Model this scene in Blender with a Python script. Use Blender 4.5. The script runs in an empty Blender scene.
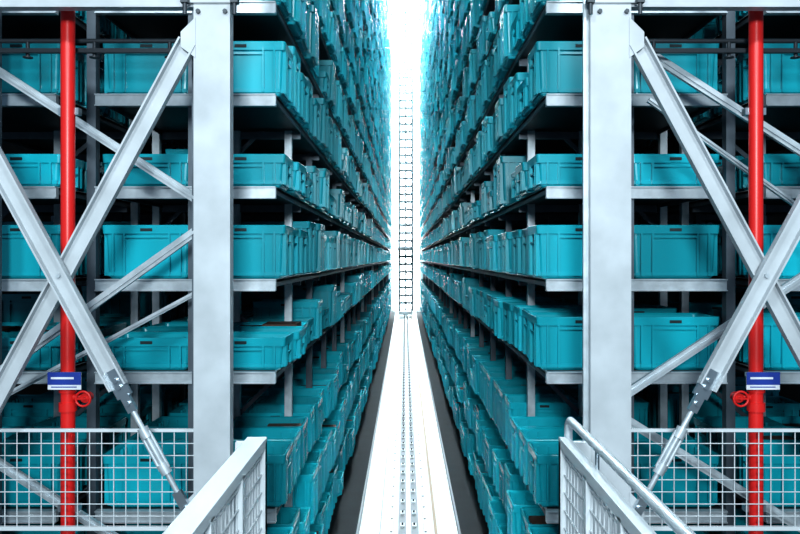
import bpy, math, random
from mathutils import Vector, Matrix
random.seed(7)
sc = bpy.context.scene

# ------------------------------------------------------------------ materials
def mat(name, col, rough=0.5, metal=0.0, emit=None, es=0.0, noise=0.0, nscale=8.0, rnd=0.0, bump=0.0):
    m = bpy.data.materials.new(name); m.use_nodes = True
    nt = m.node_tree; b = nt.nodes['Principled BSDF']
    b.inputs['Base Color'].default_value = (*col, 1)
    b.inputs['Roughness'].default_value = rough
    b.inputs['Metallic'].default_value = metal
    if emit:
        b.inputs['Emission Color'].default_value = (*emit, 1)
        b.inputs['Emission Strength'].default_value = es
    if noise > 0 or rnd > 0:
        hsv = nt.nodes.new('ShaderNodeHueSaturation'); hsv.inputs['Color'].default_value = (*col, 1)
        val = None
        if noise > 0:
            tc = nt.nodes.new('ShaderNodeTexCoord'); n = nt.nodes.new('ShaderNodeTexNoise')
            n.inputs['Scale'].default_value = nscale; n.inputs['Detail'].default_value = 5
            nt.links.new(tc.outputs['Object'], n.inputs['Vector'])
            mr = nt.nodes.new('ShaderNodeMapRange')
            mr.inputs['From Min'].default_value = .3; mr.inputs['From Max'].default_value = .7
            mr.inputs['To Min'].default_value = 1-noise; mr.inputs['To Max'].default_value = 1+noise*.5
            nt.links.new(n.outputs['Fac'], mr.inputs['Value']); val = mr.outputs['Result']
            if bump > 0:
                bp = nt.nodes.new('ShaderNodeBump'); bp.inputs['Strength'].default_value = bump
                bp.inputs['Distance'].default_value = .01
                nt.links.new(n.outputs['Fac'], bp.inputs['Height']); nt.links.new(bp.outputs['Normal'], b.inputs['Normal'])
        if rnd > 0:
            oi = nt.nodes.new('ShaderNodeObjectInfo'); mr2 = nt.nodes.new('ShaderNodeMapRange')
            mr2.inputs['To Min'].default_value = 1-rnd; mr2.inputs['To Max'].default_value = 1+rnd
            nt.links.new(oi.outputs['Random'], mr2.inputs['Value'])
            if val is None: val = mr2.outputs['Result']
            else:
                mm = nt.nodes.new('ShaderNodeMath'); mm.operation = 'MULTIPLY'
                nt.links.new(val, mm.inputs[0]); nt.links.new(mr2.outputs['Result'], mm.inputs[1]); val = mm.outputs[0]
        nt.links.new(val, hsv.inputs['Value'])
        nt.links.new(hsv.outputs['Color'], b.inputs['Base Color'])
    return m

M_TEAL = mat('teal_plastic', (0.008, .35, .43), .26, rnd=.35)
M_SLOT_SHADE = mat('bin_slot_shade', (.0, .015, .02), .6)  # near-black colour stands in for the shade inside the handle slots
M_BROWN = mat('cardboard_contents', (.10, .05, .035), .7, noise=.3, nscale=30)
M_GALV = mat('galvanised_steel', (.52, .58, .62), .38, .35, noise=.2, nscale=12)
M_UPR = mat('rack_upright_steel', (.11, .135, .16), .45, .4, noise=.15)
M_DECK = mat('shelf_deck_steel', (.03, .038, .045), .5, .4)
M_PAINT = mat('light_grey_paint', (.45, .49, .52), .42, noise=.18, nscale=4)
M_WHITE = mat('white_powder_coat', (.60, .65, .68), .35)
M_STEEL = mat('bright_steel', (.5, .57, .62), .28, .9)
M_RED = mat('red_pipe_paint', (.66, .02, .018), .35)
M_BLUE = mat('sign_blue', (.02, .05, .30), .4)
M_SIGN = mat('sign_white', (.7, .73, .78), .4)
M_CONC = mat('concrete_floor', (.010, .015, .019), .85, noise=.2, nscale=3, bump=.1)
M_TRACK = mat('white_track_slab', (.78, .81, .83), .4, noise=.15, nscale=6)
M_DARK = mat('dark_steel', (.05, .06, .07), .5, .4)
M_MAST = mat('mast_grey', (.26, .29, .31), .5, .2)
M_RAIL = mat('track_rail_steel', (.22, .24, .26), .5, .3)
M_TAN = mat('cable_duct_tan', (.40, .29, .19), .5)
M_WALL = mat('wall_panel', (.05, .06, .075), .7, noise=.1, nscale=1)
M_ENDW = mat('end_wall_white', (.9, .93, .95), .5)
M_LAMP = mat('lamp_diffuser', (1, 1, 1), .5, emit=(.85, .96, 1), es=80)
M_WIN = mat('end_light_panel', (1, 1, 1), .5, emit=(.86, .97, 1), es=16)

# ------------------------------------------------------------------ mesh builder
class MB:
    def __init__(s): s.v=[]; s.f=[]; s.mi=[]; s.mats=[]; s.sm=[]
    def m(s, mt):
        if mt not in s.mats: s.mats.append(mt)
        return s.mats.index(mt)
    def add(s, vs, fs, mt, smooth=False):
        o=len(s.v); k=s.m(mt); s.v += [tuple(p) for p in vs]
        for f in fs: s.f.append(tuple(i+o for i in f)); s.mi.append(k); s.sm.append(smooth)
    def box(s, x0,x1,y0,y1,z0,z1, mt):
        if x0>x1: x0,x1=x1,x0
        s.add([(x0,y0,z0),(x1,y0,z0),(x1,y1,z0),(x0,y1,z0),(x0,y0,z1),(x1,y0,z1),(x1,y1,z1),(x0,y1,z1)],
              [(0,3,2,1),(4,5,6,7),(0,1,5,4),(1,2,6,5),(2,3,7,6),(3,0,4,7)], mt)
    def bar(s, a, b, w, d, mt, up=(0,1,0)):
        """oriented box from a to b; w = width in plane, d = thickness along 'up'"""
        a=Vector(a); b=Vector(b); t=(b-a).normalized(); u=Vector(up); r=t.cross(u).normalized(); u=r.cross(t).normalized()
        vs=[]
        for p in (a,b):
            for sx,sy in ((-1,-1),(1,-1),(1,1),(-1,1)): vs.append(p+r*sx*w/2+u*sy*d/2)
        s.add(vs,[(0,1,2,3),(7,6,5,4),(0,4,5,1),(1,5,6,2),(2,6,7,3),(3,7,4,0)],mt)
    def tube(s, pts, r, mt, n=12):
        pts=[Vector(p) for p in pts]; vs=[]; fs=[]
        ref=None
        for i,p in enumerate(pts):
            t=(pts[min(i+1,len(pts)-1)]-pts[max(i-1,0)]).normalized()
            if ref is None:
                ref=t.orthogonal().normalized()
            ref=(ref-t*ref.dot(t)).normalized(); q=t.cross(ref)
            for k in range(n):
                a=2*math.pi*k/n; vs.append(p+(ref*math.cos(a)+q*math.sin(a))*r)
        for i in range(len(pts)-1):
            for k in range(n):
                fs.append((i*n+k,i*n+(k+1)%n,(i+1)*n+(k+1)%n,(i+1)*n+k))
        s.add(vs,fs,mt,True)
        L=len(pts)-1
        s.add(vs[:n],[tuple(range(n))[::-1]],mt); s.add(vs[L*n:],[tuple(range(n))],mt)
    def obj(s, name, parent=None, bevel=0, link=True):
        me=bpy.data.meshes.new(name); me.from_pydata(s.v,[],s.f)
        for mt in s.mats: me.materials.append(mt)
        me.polygons.foreach_set('material_index', s.mi); me.polygons.foreach_set('use_smooth', s.sm); me.update()
        o=bpy.data.objects.new(name,me)
        if link: sc.collection.objects.link(o)
        if parent: o.parent=parent
        if bevel:
            md=o.modifiers.new('bevel','BEVEL'); md.width=bevel; md.segments=2; md.limit_method='ANGLE'
        return o
def empty(name):
    e=bpy.data.objects.new(name,None); sc.collection.objects.link(e); return e

# ------------------------------------------------------------------ bins
def rrect(hx,hy,z,r=.022,n=3):
    out=[]
    for cx,cy,a0 in ((hx-r,hy-r,0),(-hx+r,hy-r,90),(-hx+r,-hy+r,180),(hx-r,-hy+r,270)):
        for k in range(n+1):
            a=math.radians(a0+90*k/n); out.append((cx+r*math.cos(a),cy+r*math.sin(a),z))
    return out
def make_bin(name,h,fill):
    b=MB(); rim=.06
    prof=[(.255,.160,0),(.265,.170,.012),(.277,.180,h-rim),(.296,.197,h-rim+.002),(.300,.200,h-.004),(.298,.198,h),
          (.288,.188,h),(.275,.178,h-.012),(.260,.165,.015)]
    loops=[rrect(*p) for p in prof]; N=len(loops[0]); vs=[p for l in loops for p in l]; fs=[]
    for i in range(len(loops)-1):
        for k in range(N): fs.append((i*N+k,i*N+(k+1)%N,(i+1)*N+(k+1)%N,(i+1)*N+k))
    fs.append(tuple(range(N))[::-1]); fs.append(tuple((len(loops)-1)*N+k for k in range(N)))
    b.add(vs,fs,M_TEAL)
    for sy in (-1,1):     # long sides: ribs + lower band
        for x in (-.225,-.15,.15,.225):
            b.box(x-.006,x+.006,min(sy*.165,sy*.198),max(sy*.165,sy*.198),.02,h-.03,M_TEAL)
        b.box(-.15,.15,min(sy*.17,sy*.196),max(sy*.17,sy*.196),h-rim-.026,h-rim-.014,M_TEAL)
        b.box(-.265,.265,min(sy*.155,sy*.184),max(sy*.155,sy*.184),.02,.045,M_TEAL)
        b.box(-.04,.04,min(sy*.19,sy*.2015),max(sy*.19,sy*.2015),h-.042,h-.022,M_SLOT_SHADE)
    for sx in (-1,1):     # short sides: ribs, dark box painting the shade of a grip recess
        for y in (-.145,-.085,.085,.145):
            b.box(min(sx*.255,sx*.298),max(sx*.255,sx*.298),y-.007,y+.007,.02,h-.03,M_TEAL)
        b.box(min(sx*.26,sx*.298),max(sx*.26,sx*.298),-.085,.085,h-rim-.06,h-rim-.048,M_TEAL)
        b.box(min(sx*.265,sx*.2815),max(sx*.265,sx*.2815),-.065,.065,h-rim-.045,h-rim-.003,M_SLOT_SHADE)
        b.box(min(sx*.25,sx*.280),max(sx*.25,sx*.280),-.165,.165,.02,.04,M_TEAL)
    if fill:
        b.box(-.25,.02,-.155,.15,.02,h-.05+.06*(fill-1),M_BROWN)
        b.box(.03,.25,-.15,.155,.02,h-.09+.07*(fill-1),M_BROWN)
    return b.obj(name,link=False)
binc=bpy.data.collections.new('bin_variants')
for i,(h,f) in enumerate(((.36,0),(.36,1),(.22,0),(.22,2),(.45,0),(.45,1))):
    binc.objects.link(make_bin('bin_variant_%d'%i,h,f))

Y0=5.2; BAY=1.41; NB=29; YE=Y0+NB*BAY
ZL=[0.29,0.905,1.52,2.445,3.06,3.675]+[4.29+.615*k for k in range(17)]
COLS=[(1.14,NB),(1.77,NB),(2.64,8),(3.27,8)]
pts=[];var=[];rot=[]
for side in (-1,1):
    for li,z in enumerate(ZL):
        short = abs(z-3.675)<.01 or (side<0 and abs(z-2.445)<.01)
        tallrow = (not short) and random.random()<.5
        for cx,nb in COLS:
            for bay in range(nb):
                for j in range(3):
                    first = bay==0 and j==0
                    if not first and random.random()<.04: continue
                    x=side*(cx+random.uniform(-.04,.025)*(0 if first else 1)); y=Y0+.20+bay*BAY+j*.44
                    pts.append((x,y,z+.001))
                    f=1 if random.random()<(.3 if not first else .12) else 0
                    if first: s=short; t=False
                    elif bay==0:
                        r=random.random(); s=short or r<.1; t=(not short) and r>.9
                    else:
                        r=random.random()
                        if short: s = r<.45 if bay>4 else r<.7; t = r>.85
                        else: s = r<.08; t = r>(.35 if tallrow else .65)
                    var.append((2 if s else (4 if t else 0))+f)
                    rot.append(random.uniform(-.025,.025)*(0 if first else 1) + (math.pi if random.random()<.5 else 0))
me=bpy.data.meshes.new('storage_bins'); me.from_pydata(pts,[],[])
a=me.attributes.new('variant','INT','POINT'); a.data.foreach_set('value',var)
a=me.attributes.new('rot','FLOAT','POINT'); a.data.foreach_set('value',rot)
bo=bpy.data.objects.new('storage_bins',me); sc.collection.objects.link(bo)
ng=bpy.data.node_groups.new('bin_instances','GeometryNodeTree')
ng.interface.new_socket('Geometry',in_out='INPUT',socket_type='NodeSocketGeometry')
ng.interface.new_socket('Geometry',in_out='OUTPUT',socket_type='NodeSocketGeometry')
nd=ng.nodes; gi=nd.new('NodeGroupInput'); go=nd.new('NodeGroupOutput')
ip=nd.new('GeometryNodeInstanceOnPoints'); ci=nd.new('GeometryNodeCollectionInfo')
ci.inputs['Collection'].default_value=binc; ci.inputs['Separate Children'].default_value=True
nv=nd.new('GeometryNodeInputNamedAttribute'); nv.data_type='INT'; nv.inputs['Name'].default_value='variant'
nr=nd.new('GeometryNodeInputNamedAttribute'); nr.data_type='FLOAT'; nr.inputs['Name'].default_value='rot'
cx_=nd.new('ShaderNodeCombineXYZ')
L=ng.links.new
L(gi.outputs[0],ip.inputs['Points']); L(ci.outputs[0],ip.inputs['Instance']); ip.inputs['Pick Instance'].default_value=True
L(nv.outputs['Attribute'],ip.inputs['Instance Index']); L(nr.outputs['Attribute'],cx_.inputs['Z'])
L(cx_.outputs[0],ip.inputs['Rotation']); L(ip.outputs[0],go.inputs[0])
md=bo.modifiers.new('instances','NODES'); md.node_group=ng

# ------------------------------------------------------------------ racks
def rack(side,xa,xb,nb,posts):
    b=MB(); ye=Y0+nb*BAY; top=ZL[-1]+.5
    for z in ZL:
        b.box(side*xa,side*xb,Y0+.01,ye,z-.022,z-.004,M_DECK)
        b.box(side*xa,side*(xa+.012),Y0+.02,ye,z-.05,z-.010,M_UPR)
        b.box(side*xa,side*(xa+.014),Y0+.02,ye,z-.010,z,M_GALV)
        b.box(side*(xb-.012),side*xb,Y0+.02,ye,z-.05,z,M_UPR)
        b.box(side*xa,side*xb,Y0-.03,Y0+.01,z-.08,z,M_GALV)             # end beam
        b.box(side*xa,side*xb,Y0-.045,Y0-.03,z-.08,z-.072,M_GALV)
        b.box(side*xa,side*xb,Y0-.045,Y0-.03,z-.008,z,M_GALV)
        for k in range(nb):
            y=Y0+(k+1)*BAY-.07
            b.box(side*(xa+.02),side*(xb-.02),y,y+.04,z-.09,z-.03,M_UPR)
    for k in range(nb):
        y=Y0+(k+1)*BAY-.09
        for px in posts:
            b.box(side*(px-.03),side*(px+.03),y,y+.06,0,top,M_UPR if (k%4) else M_GALV)
    for px in posts[1:]:
        b.box(side*(px-.03),side*(px+.03),Y0-.02,Y0+.05,0,top,M_UPR)
    for k in range(min(nb,6)):
        y=Y0+(k+1)*BAY-.05; z=.1; s=1
        while z<12:
            p0=(side*posts[0],y,z); p1=(side*posts[-1],y,z+1.1)
            if s<0: p0,p1=(side*posts[-1],y,z),(side*posts[0],y,z+1.1)
            b.bar(p0,p1,.035,.02,M_UPR); z+=1.1; s=-s
    return b.obj('storage_rack')
for side in (-1,1):
    rack(side,.90,2.10,NB,[1.02,1.455,2.13])
for side in (-1,1):
    rack(side,2.36,3.6,8,[2.31,2.955,3.62])

# ------------------------------------------------------------------ steel frame
FY=4.2
b=MB()
for s in (-1,1):
    xi=.985 if s<0 else .962
    b.box(s*xi,s*1.182,FY,FY+.012,0,15,M_PAINT)
    b.box(s*xi,s*1.182,FY+.07,FY+.08,0,15,M_PAINT)
    b.box(s*xi,s*(xi+.012),FY+.012,FY+.07,0,15,M_PAINT)
    b.box(s*1.170,s*1.182,FY+.012,FY+.07,0,15,M_PAINT)
    if s>0: b.box(s*.935,s*.965,FY+.05,FY+.07,0,15,M_GALV)
    b.box(s*2.63,s*2.83,FY,FY+.08,0,15,M_PAINT)
    b.box(s*.93,s*1.24,FY-.03,FY+.12,0,.02,M_PAINT); b.box(s*2.58,s*2.88,FY-.03,FY+.12,0,.02,M_PAINT)
    for z in (4.56,7.4,10.2):
        b.box(s*1.18,s*2.63,FY+.01,FY+.08,z,z+.012,M_PAINT)
        b.box(s*1.18,s*2.63,FY+.01,FY+.08,z+.15,z+.162,M_PAINT)
        b.box(s*1.18,s*2.63,FY+.04,FY+.05,z+.012,z+.15,M_PAINT)
    b.box(s*.94,s*1.21,FY-.015,FY+.03,4.575,4.60,M_PAINT)
    for x in (1.01,1.155):
        for z in (4.53,4.66): b.tube([(s*x,FY-.018,z),(s*x,FY+.01,z)],.013,M_DARK,6)
    for x in (.95,1.215):
        b.tube([(s*x,FY-.05,4.50),(s*x,FY-.05,4.75)],.012,M_DARK,8)
        b.box(s*(x-.02),s*(x+.02),FY-.07,FY-.03,4.56,4.585,M_DARK)
    for (gx,gz) in ((1.19,4.40),(1.19,1.84)):
        b.add([(s*1.17,FY-.006,gz-.12),(s*1.17,FY-.006,gz+.10),(s*1.25,FY-.006,gz+.02),(s*1.25,FY-.006,gz-.06),
               (s*1.17,FY+.006,gz-.12),(s*1.17,FY+.006,gz+.10),(s*1.25,FY+.006,gz+.02),(s*1.25,FY+.006,gz-.06)],
              [(0,1,2,3),(7,6,5,4),(0,4,5,1),(1,5,6,2),(2,6,7,3),(3,7,4,0)],M_PAINT)
b.obj('steel_support_frame')

def channel(b,a,c,w=.1,d=.045,mt=M_PAINT):
    a=Vector(a);c=Vector(c);t=(c-a).normalized(); r=t.cross(Vector((0,1,0))).normalized()
    b.bar(a,c,w,.008,mt)
    for q in (-1,1):
        o=r*(q*(w/2-.005))+Vector((0,-d/2,0))
        b.bar(a+o,c+o,.01,d,mt)
for s in (-1,1):
    b=MB()
    C=Vector((s*1.894,FY,3.105)); 
    A=Vector((s*1.215,FY+.03,4.37)); B=C*2-A
    A.y=B.y=FY+.03
    channel(b,A,B)
    T=Vector((s*2.59,FY-.03,4.39)); E=Vector((s*1.215,FY-.03,1.86)); t=(E-T).normalized()
    E1=T+t*((2.51-4.39)/t.z)
    channel(b,T,E1)
    r=t.cross(Vector((0,1,0))).normalized()
    b.bar(E1-t*.10,E1+t*.06,.085,.02,M_STEEL)
    b.bar(E1+t*.05,E1+t*.15,.05,.03,M_STEEL)
    for q in (-.04,.0,.10):
        p=E1+t*q; b.tube([p+Vector((0,-.03,0)),p+Vector((0,.03,0))],.014,M_STEEL,8)
    b.tube([E1+t*.12,E-t*.02],.015,M_GALV,10)
    m0=E1+t*.28; m1=E1+t*.50
    for q in (-1,1): b.tube([m0+r*q*.024,m1+r*q*.024],.010,M_GALV,8)
    b.tube([m0-t*.03,m0+t*.03],.030,M_GALV,10); b.tube([m1-t*.03,m1+t*.03],.030,M_GALV,10)
    b.bar(E-t*.10,E+t*.04,.05,.03,M_STEEL)
    b.tube([E+Vector((0,-.03,0)),E+Vector((0,.03,0))],.018,M_STEEL,10)
    b.tube([C+Vector((0,-.05,0)),C+Vector((0,.06,0))],.012,M_GALV,8)
    b.obj('cross_brace')
    b=MB(); Y=4.8
    if s<0: segs=[((-1.33,3.565),(-2.62,4.40)),((-1.33,3.365),(-2.62,2.44)),((-1.33,1.15),(-2.62,1.98)),((-1.36,2.98),(-2.62,2.30))]
    else: segs=[((1.33,4.55),(2.62,3.72)),((1.33,2.365),(2.62,3.22)),((1.33,2.20),(2.62,1.40)),((1.5,4.2),(2.62,3.4))]
    for i,(p,q) in enumerate(segs):
        dy=.0 if i<3 else .12
        w=.055 if i<3 else .03
        b.bar((p[0],Y+dy,p[1]),(q[0],Y+dy,q[1]),w,.03,M_GALV)
        b.bar((p[0],Y+dy-.015,p[1]),(q[0],Y+dy-.015,q[1]),w*.3,.03,M_GALV)
    b.box(s*1.27,s*1.35,Y-.02,Y+.14,0,15,M_UPR); b.box(s*2.60,s*2.68,Y-.02,Y+.14,0,15,M_UPR)
    b.obj('lattice_bracing')

# ------------------------------------------------------------------ sprinkler risers, signs
for s in (-1,1):
    b=MB(); x=s*1.99; y=4.5
    b.tube([(x,y,0.0),(x,y,15)],.040,M_RED,20)
    for z in (2.34,2.45,6,9):
        b.tube([(x,y,z-.025),(x,y,z+.025)],.050,M_RED,20)
    b.tube([(x,y,2.395),(x+.13*-s,y,2.395)],.020,M_RED,12)
    hx=x+.11*-s
    b.tube([(hx,y-.03,2.395),(hx,y+.03,2.395)],.028,M_RED,12)
    ring=[(hx+.042*math.cos(t*math.pi/8),y-.055,2.395+.042*math.sin(t*math.pi/8)) for t in range(17)]
    b.tube(ring,.007,M_RED,8); b.tube([(hx,y-.06,2.395),(hx,y,2.395)],.008,M_RED,8)
    b.box(hx-.04,hx+.04,y-.058,y-.052,2.391,2.399,M_RED)
    for z in (4.05,1.75):
        b.box(x-.06,x+.06,y+.0,y+.05,z-.02,z+.02,M_STEEL)
    b.box(x-.045,x+.045,y-.062,y+.045,2.51,2.535,M_STEEL)
    b.obj('sprinkler_riser_pipe')
    b=MB(); cx=x-.01*s+(.02 if s>0 else 0); cz=2.50
    b.box(cx-.095,cx+.095,y-.070,y-.064,cz-.05,cz+.05,M_SIGN)
    b.box(cx-.095,cx+.095,y-.073,y-.069,cz-.022,cz+.05,M_BLUE)
    b.box(cx-.075,cx+.055,y-.075,y-.072,cz+.010,cz+.022,M_SIGN)
    b.box(cx-.075,cx+.07,y-.072,y-.069,cz-.038,cz-.032,M_BLUE)
    b.obj('pipe_sign')
for s in (-1,1):
    b=MB()
    b.tube([(s*1.2,4.66,4.50),(s*2.8,4.66,4.50)],.014,M_DARK,10)
    for x in (1.45,1.9,2.3):
        b.tube([(s*x,4.66,4.50),(s*x,4.66,4.40)],.012,M_DARK,8); b.tube([(s*x,4.66,4.405),(s*x,4.66,4.398)],.03,M_DARK,10)
    b.bar((s*1.2,4.62,4.43),(s*2.8,4.62,4.43),.025,.03,M_DARK)
    for x in (1.27,2.64): b.bar((s*x,4.62,4.42),(s*x,4.82,4.42),.03,.03,M_DARK)
    b.obj('overhead_pipework')

# ------------------------------------------------------------------ fences
for s in (-1,1):
    b=MB(); y=4.405; zt=2.225; zb=1.67; x0,x1=1.19,2.62
    b.bar((s*x0,y,zt),(s*x1,y,zt),.018,.018,M_WHITE); b.bar((s*x0,y,zb),(s*x1,y,zb),.022,.022,M_WHITE)
    x=x0+.02
    while x<x1: b.tube([(s*x,y,zb),(s*x,y,zt)],.0032,M_WHITE,6); x+=.0685
    z=zb+.07
    while z<zt-.03: b.tube([(s*x0,y-.006,z),(s*x1,y-.006,z)],.0032,M_WHITE,6); z+=.0685
    for x in (x0+.012,x1-.015): b.bar((s*x,y,0),(s*x,y,zt),.02,.02,M_WHITE)
    b.obj('wire_mesh_fence')

# ------------------------------------------------------------------ railings by the aisle
for s in (-1,1):
    b=MB(); x=.775; ya,yb=.6,4.0; zt=2.28; zb=1.38
    wtop=.10 if s<0 else .05
    b.box(s*(x-.025),s*(x-.025+wtop),ya,yb,zt-.05,zt,M_WHITE)
    b.box(s*(x-.02),s*(x+.02),ya,yb,zb,zb+.05,M_WHITE)
    for y in (4.0,3.45,2.9,2.2,1.4,.62):
        b.box(s*(x-.025),s*(x+.035),y-.05,y,1.301,zt-.04,M_WHITE)
    b.box(s*(x-.025),s*(x+.13),yb-.04,yb,1.301,zt-.02,M_WHITE)
    y=ya+.06
    while y<yb-.05: b.tube([(s*x,y,zb),(s*x,y,zt-.04)],.0045,M_WHITE,6); y+=.07
    z=zb+.09
    while z<zt-.06: b.tube([(s*(x-.006),ya,z),(s*(x-.006),yb,z)],.0045,M_WHITE,6); z+=.09
    if s>0:
        hz=2.375; pr=[(s*.80,.6,hz),(s*.80,3.93,hz)]
        for k in range(1,7):
            a_=k*math.pi/12; pr.append((s*.80,3.93+.07*math.sin(a_),hz-.07+.07*math.cos(a_)))
        pr.append((s*.80,4.0,zt-.10)); b.tube(pr,.021,M_GALV,12)
        for y in (3.4,2.2,1.0): b.tube([(s*.80,y,hz),(s*.80,y,zt-.02)],.010,M_STEEL,8)
    b.obj('guard_railing')

for s in (-1,1):
    b=MB()
    b.box(s*.73,s*4.5,-3,4.15,1.24,1.30,M_DECK)
    b.box(s*.72,s*.73,-3,4.15,1.16,1.30,M_PAINT)
    for y in (-2.5,.5,3.6):
        b.box(s*.9,s*1.0,y,y+.1,0,1.24,M_PAINT); b.box(s*4.2,s*4.3,y,y+.1,0,1.24,M_PAINT)
        b.box(s*.8,s*4.4,y,y+.1,1.14,1.24,M_PAINT)
    b.obj('maintenance_walkway')

# ------------------------------------------------------------------ floor & track
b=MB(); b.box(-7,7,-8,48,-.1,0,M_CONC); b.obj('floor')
b=MB()
for s in (-1,1):
    b.box(s*.12,s*.57,4.0,46.5,0,.03,M_TRACK)
    b.box(s*.575,s*.60,4.0,46.5,0,.05,M_RAIL)
b.box(-.12,.12,4.0,46.5,0,.02,M_RAIL)
b.box(-.012,.012,4.0,46.5,.02,.10,M_RAIL)
b.box(-.028,.028,4.0,46.5,.10,.12,M_TRACK)
b.box(.30,.335,4.0,46.5,.03,.04,M_TAN); b.box(-.335,-.325,4.0,46.5,.03,.032,M_RAIL)
b.box(.175,.18,4.0,46.5,.03,.032,M_RAIL); b.box(-.18,-.175,4.0,46.5,.03,.032,M_RAIL)
y=4.2
while y<46:
    for s in (-1,1):
        b.box(s*.045,s*.095,y,y+.12,.02,.045,M_TRACK); b.tube([(s*.07,y+.05,.04),(s*.07,y+.05,.07)],.012,M_DARK,6)
        b.tube([(s*.20,y+.3,.028),(s*.20,y+.3,.036)],.014,M_DARK,8)
    y+=.45
b.obj('crane_track')

# ------------------------------------------------------------------ shell
b=MB(); b.box(-7,-6.9,4.9,48,0,15.3,M_WALL); b.obj('wall_left')
b=MB(); b.box(6.9,7,4.9,48,0,15.3,M_WALL); b.obj('wall_right')
b=MB(); b.box(-7,7,46.6,46.8,0,15.3,M_ENDW)
b.obj('wall_back')
b=MB(); b.box(-7,7,4.9,48,15.3,15.5,M_ENDW)
b.obj('ceiling')
b=MB(); b.box(-.80,.80,46.52,46.57,.2,15.2,M_WIN)
for z in [1.2+k*1.0 for k in range(14)]: b.box(-.83,.83,46.48,46.53,z,z+.05,M_PAINT)
for x in (-.83,.80): b.box(x,x+.03,46.48,46.58,.2,15.2,M_PAINT)
b.obj('window_1')
b=MB(); y=5.4
while y<46:
    b.box(-.62,.62,y,y+.5,15.18,15.22,M_LAMP); b.box(-.66,.66,y-.03,y+.53,15.22,15.3,M_PAINT); y+=1.0
b.obj('ceiling_light_fixtures')
b=MB(); b.box(-.05,.05,5,46.4,15.0,15.12,M_MAST)
for k in range(40): b.box(-.8,.8,6+k,6.08+k,15.12,15.17,M_MAST)
for s in (-1,1): b.box(s*.42,s*.46,5,46.4,15.05,15.12,M_MAST)
b.obj('crane_top_guide_rail')

# ------------------------------------------------------------------ stacker crane at the far end
cr=empty('stacker_crane'); YC=42.0
b=MB()
b.box(-.38,.38,YC-.5,YC+1.4,.16,.34,M_WHITE)
for s in (-1,1):
    for y in (YC-.3,YC+1.1): b.tube([(s*.08-.03,y,.22),(s*.08+.03,y,.22)],.085,M_DARK,16)
b.obj('base',cr)
b=MB()
for s in (-1,1):
    for y in (YC,YC+.6): b.box(s*.29,s*.42,y,y+.1,.34,14.9,M_MAST)
z=.7
while z<14.8: b.box(-.30,.30,YC,YC+.05,z,z+.14,M_MAST); z+=.42
b.box(-.05,.05,YC-.03,YC,.34,14.8,M_MAST)
b.obj('mast',cr)
b=MB(); b.box(-.45,.45,YC-.9,YC-.02,3.6,3.72,M_MAST); b.box(-.42,-.36,YC-.9,YC-.02,3.72,4.3,M_MAST); b.box(.36,.42,YC-.9,YC-.02,3.72,4.3,M_MAST)
b.box(-.30,.30,YC-.8,YC-.2,3.72,3.82,M_WHITE)
b.obj('lift_carriage',cr)
b=MB(); b.box(-.42,.42,YC-.1,YC+.9,14.80,14.98,M_MAST); b.obj('head',cr)

# ------------------------------------------------------------------ lights
def area(name,loc,target,sx,sy,p,col=(.84,.95,1)):
    l=bpy.data.lights.new(name,'AREA'); l.shape='RECTANGLE'; l.size=sx; l.size_y=sy; l.energy=p; l.color=col
    o=bpy.data.objects.new(name,l); sc.collection.objects.link(o); o.location=loc
    o.rotation_euler=(Vector(target)-Vector(loc)).to_track_quat('-Z','Y').to_euler(); return o
area('hall_fill_light',(-2.5,-2,7.5),(-1.6,6,3),.8,.5,230)  # added fill behind the camera, brightens the left frame and bin ends
area('hall_fill_light',(2.5,-2,7.5),(1.6,6,3),.8,.5,230)  # same added fill for the right side, no real fixture
area('aisle_fill_light',(0,-3,4.6),(0,20,3),.8,.8,430)  # added fill behind the camera, aimed down the aisle to brighten bins
w=bpy.data.worlds.new('hall_ambient'); sc.world=w; w.use_nodes=True
bg=w.node_tree.nodes['Background']; bg.inputs[0].default_value=(.45,.72,1,1); bg.inputs[1].default_value=.22

# ------------------------------------------------------------------ camera
cd=bpy.data.cameras.new('camera'); cd.sensor_width=36; cd.lens=35; cd.shift_x=-5/800; cd.shift_y=-9/800; cd.clip_end=200
co=bpy.data.objects.new('camera',cd); sc.collection.objects.link(co); co.location=(-.04,0,3.2); co.rotation_euler=(math.pi/2,0,0)
sc.camera=co
sc.view_settings.view_transform='Standard'
for lk in ('Medium High Contrast','High Contrast'):
    try:
        sc.view_settings.look=lk; break
    except Exception: pass
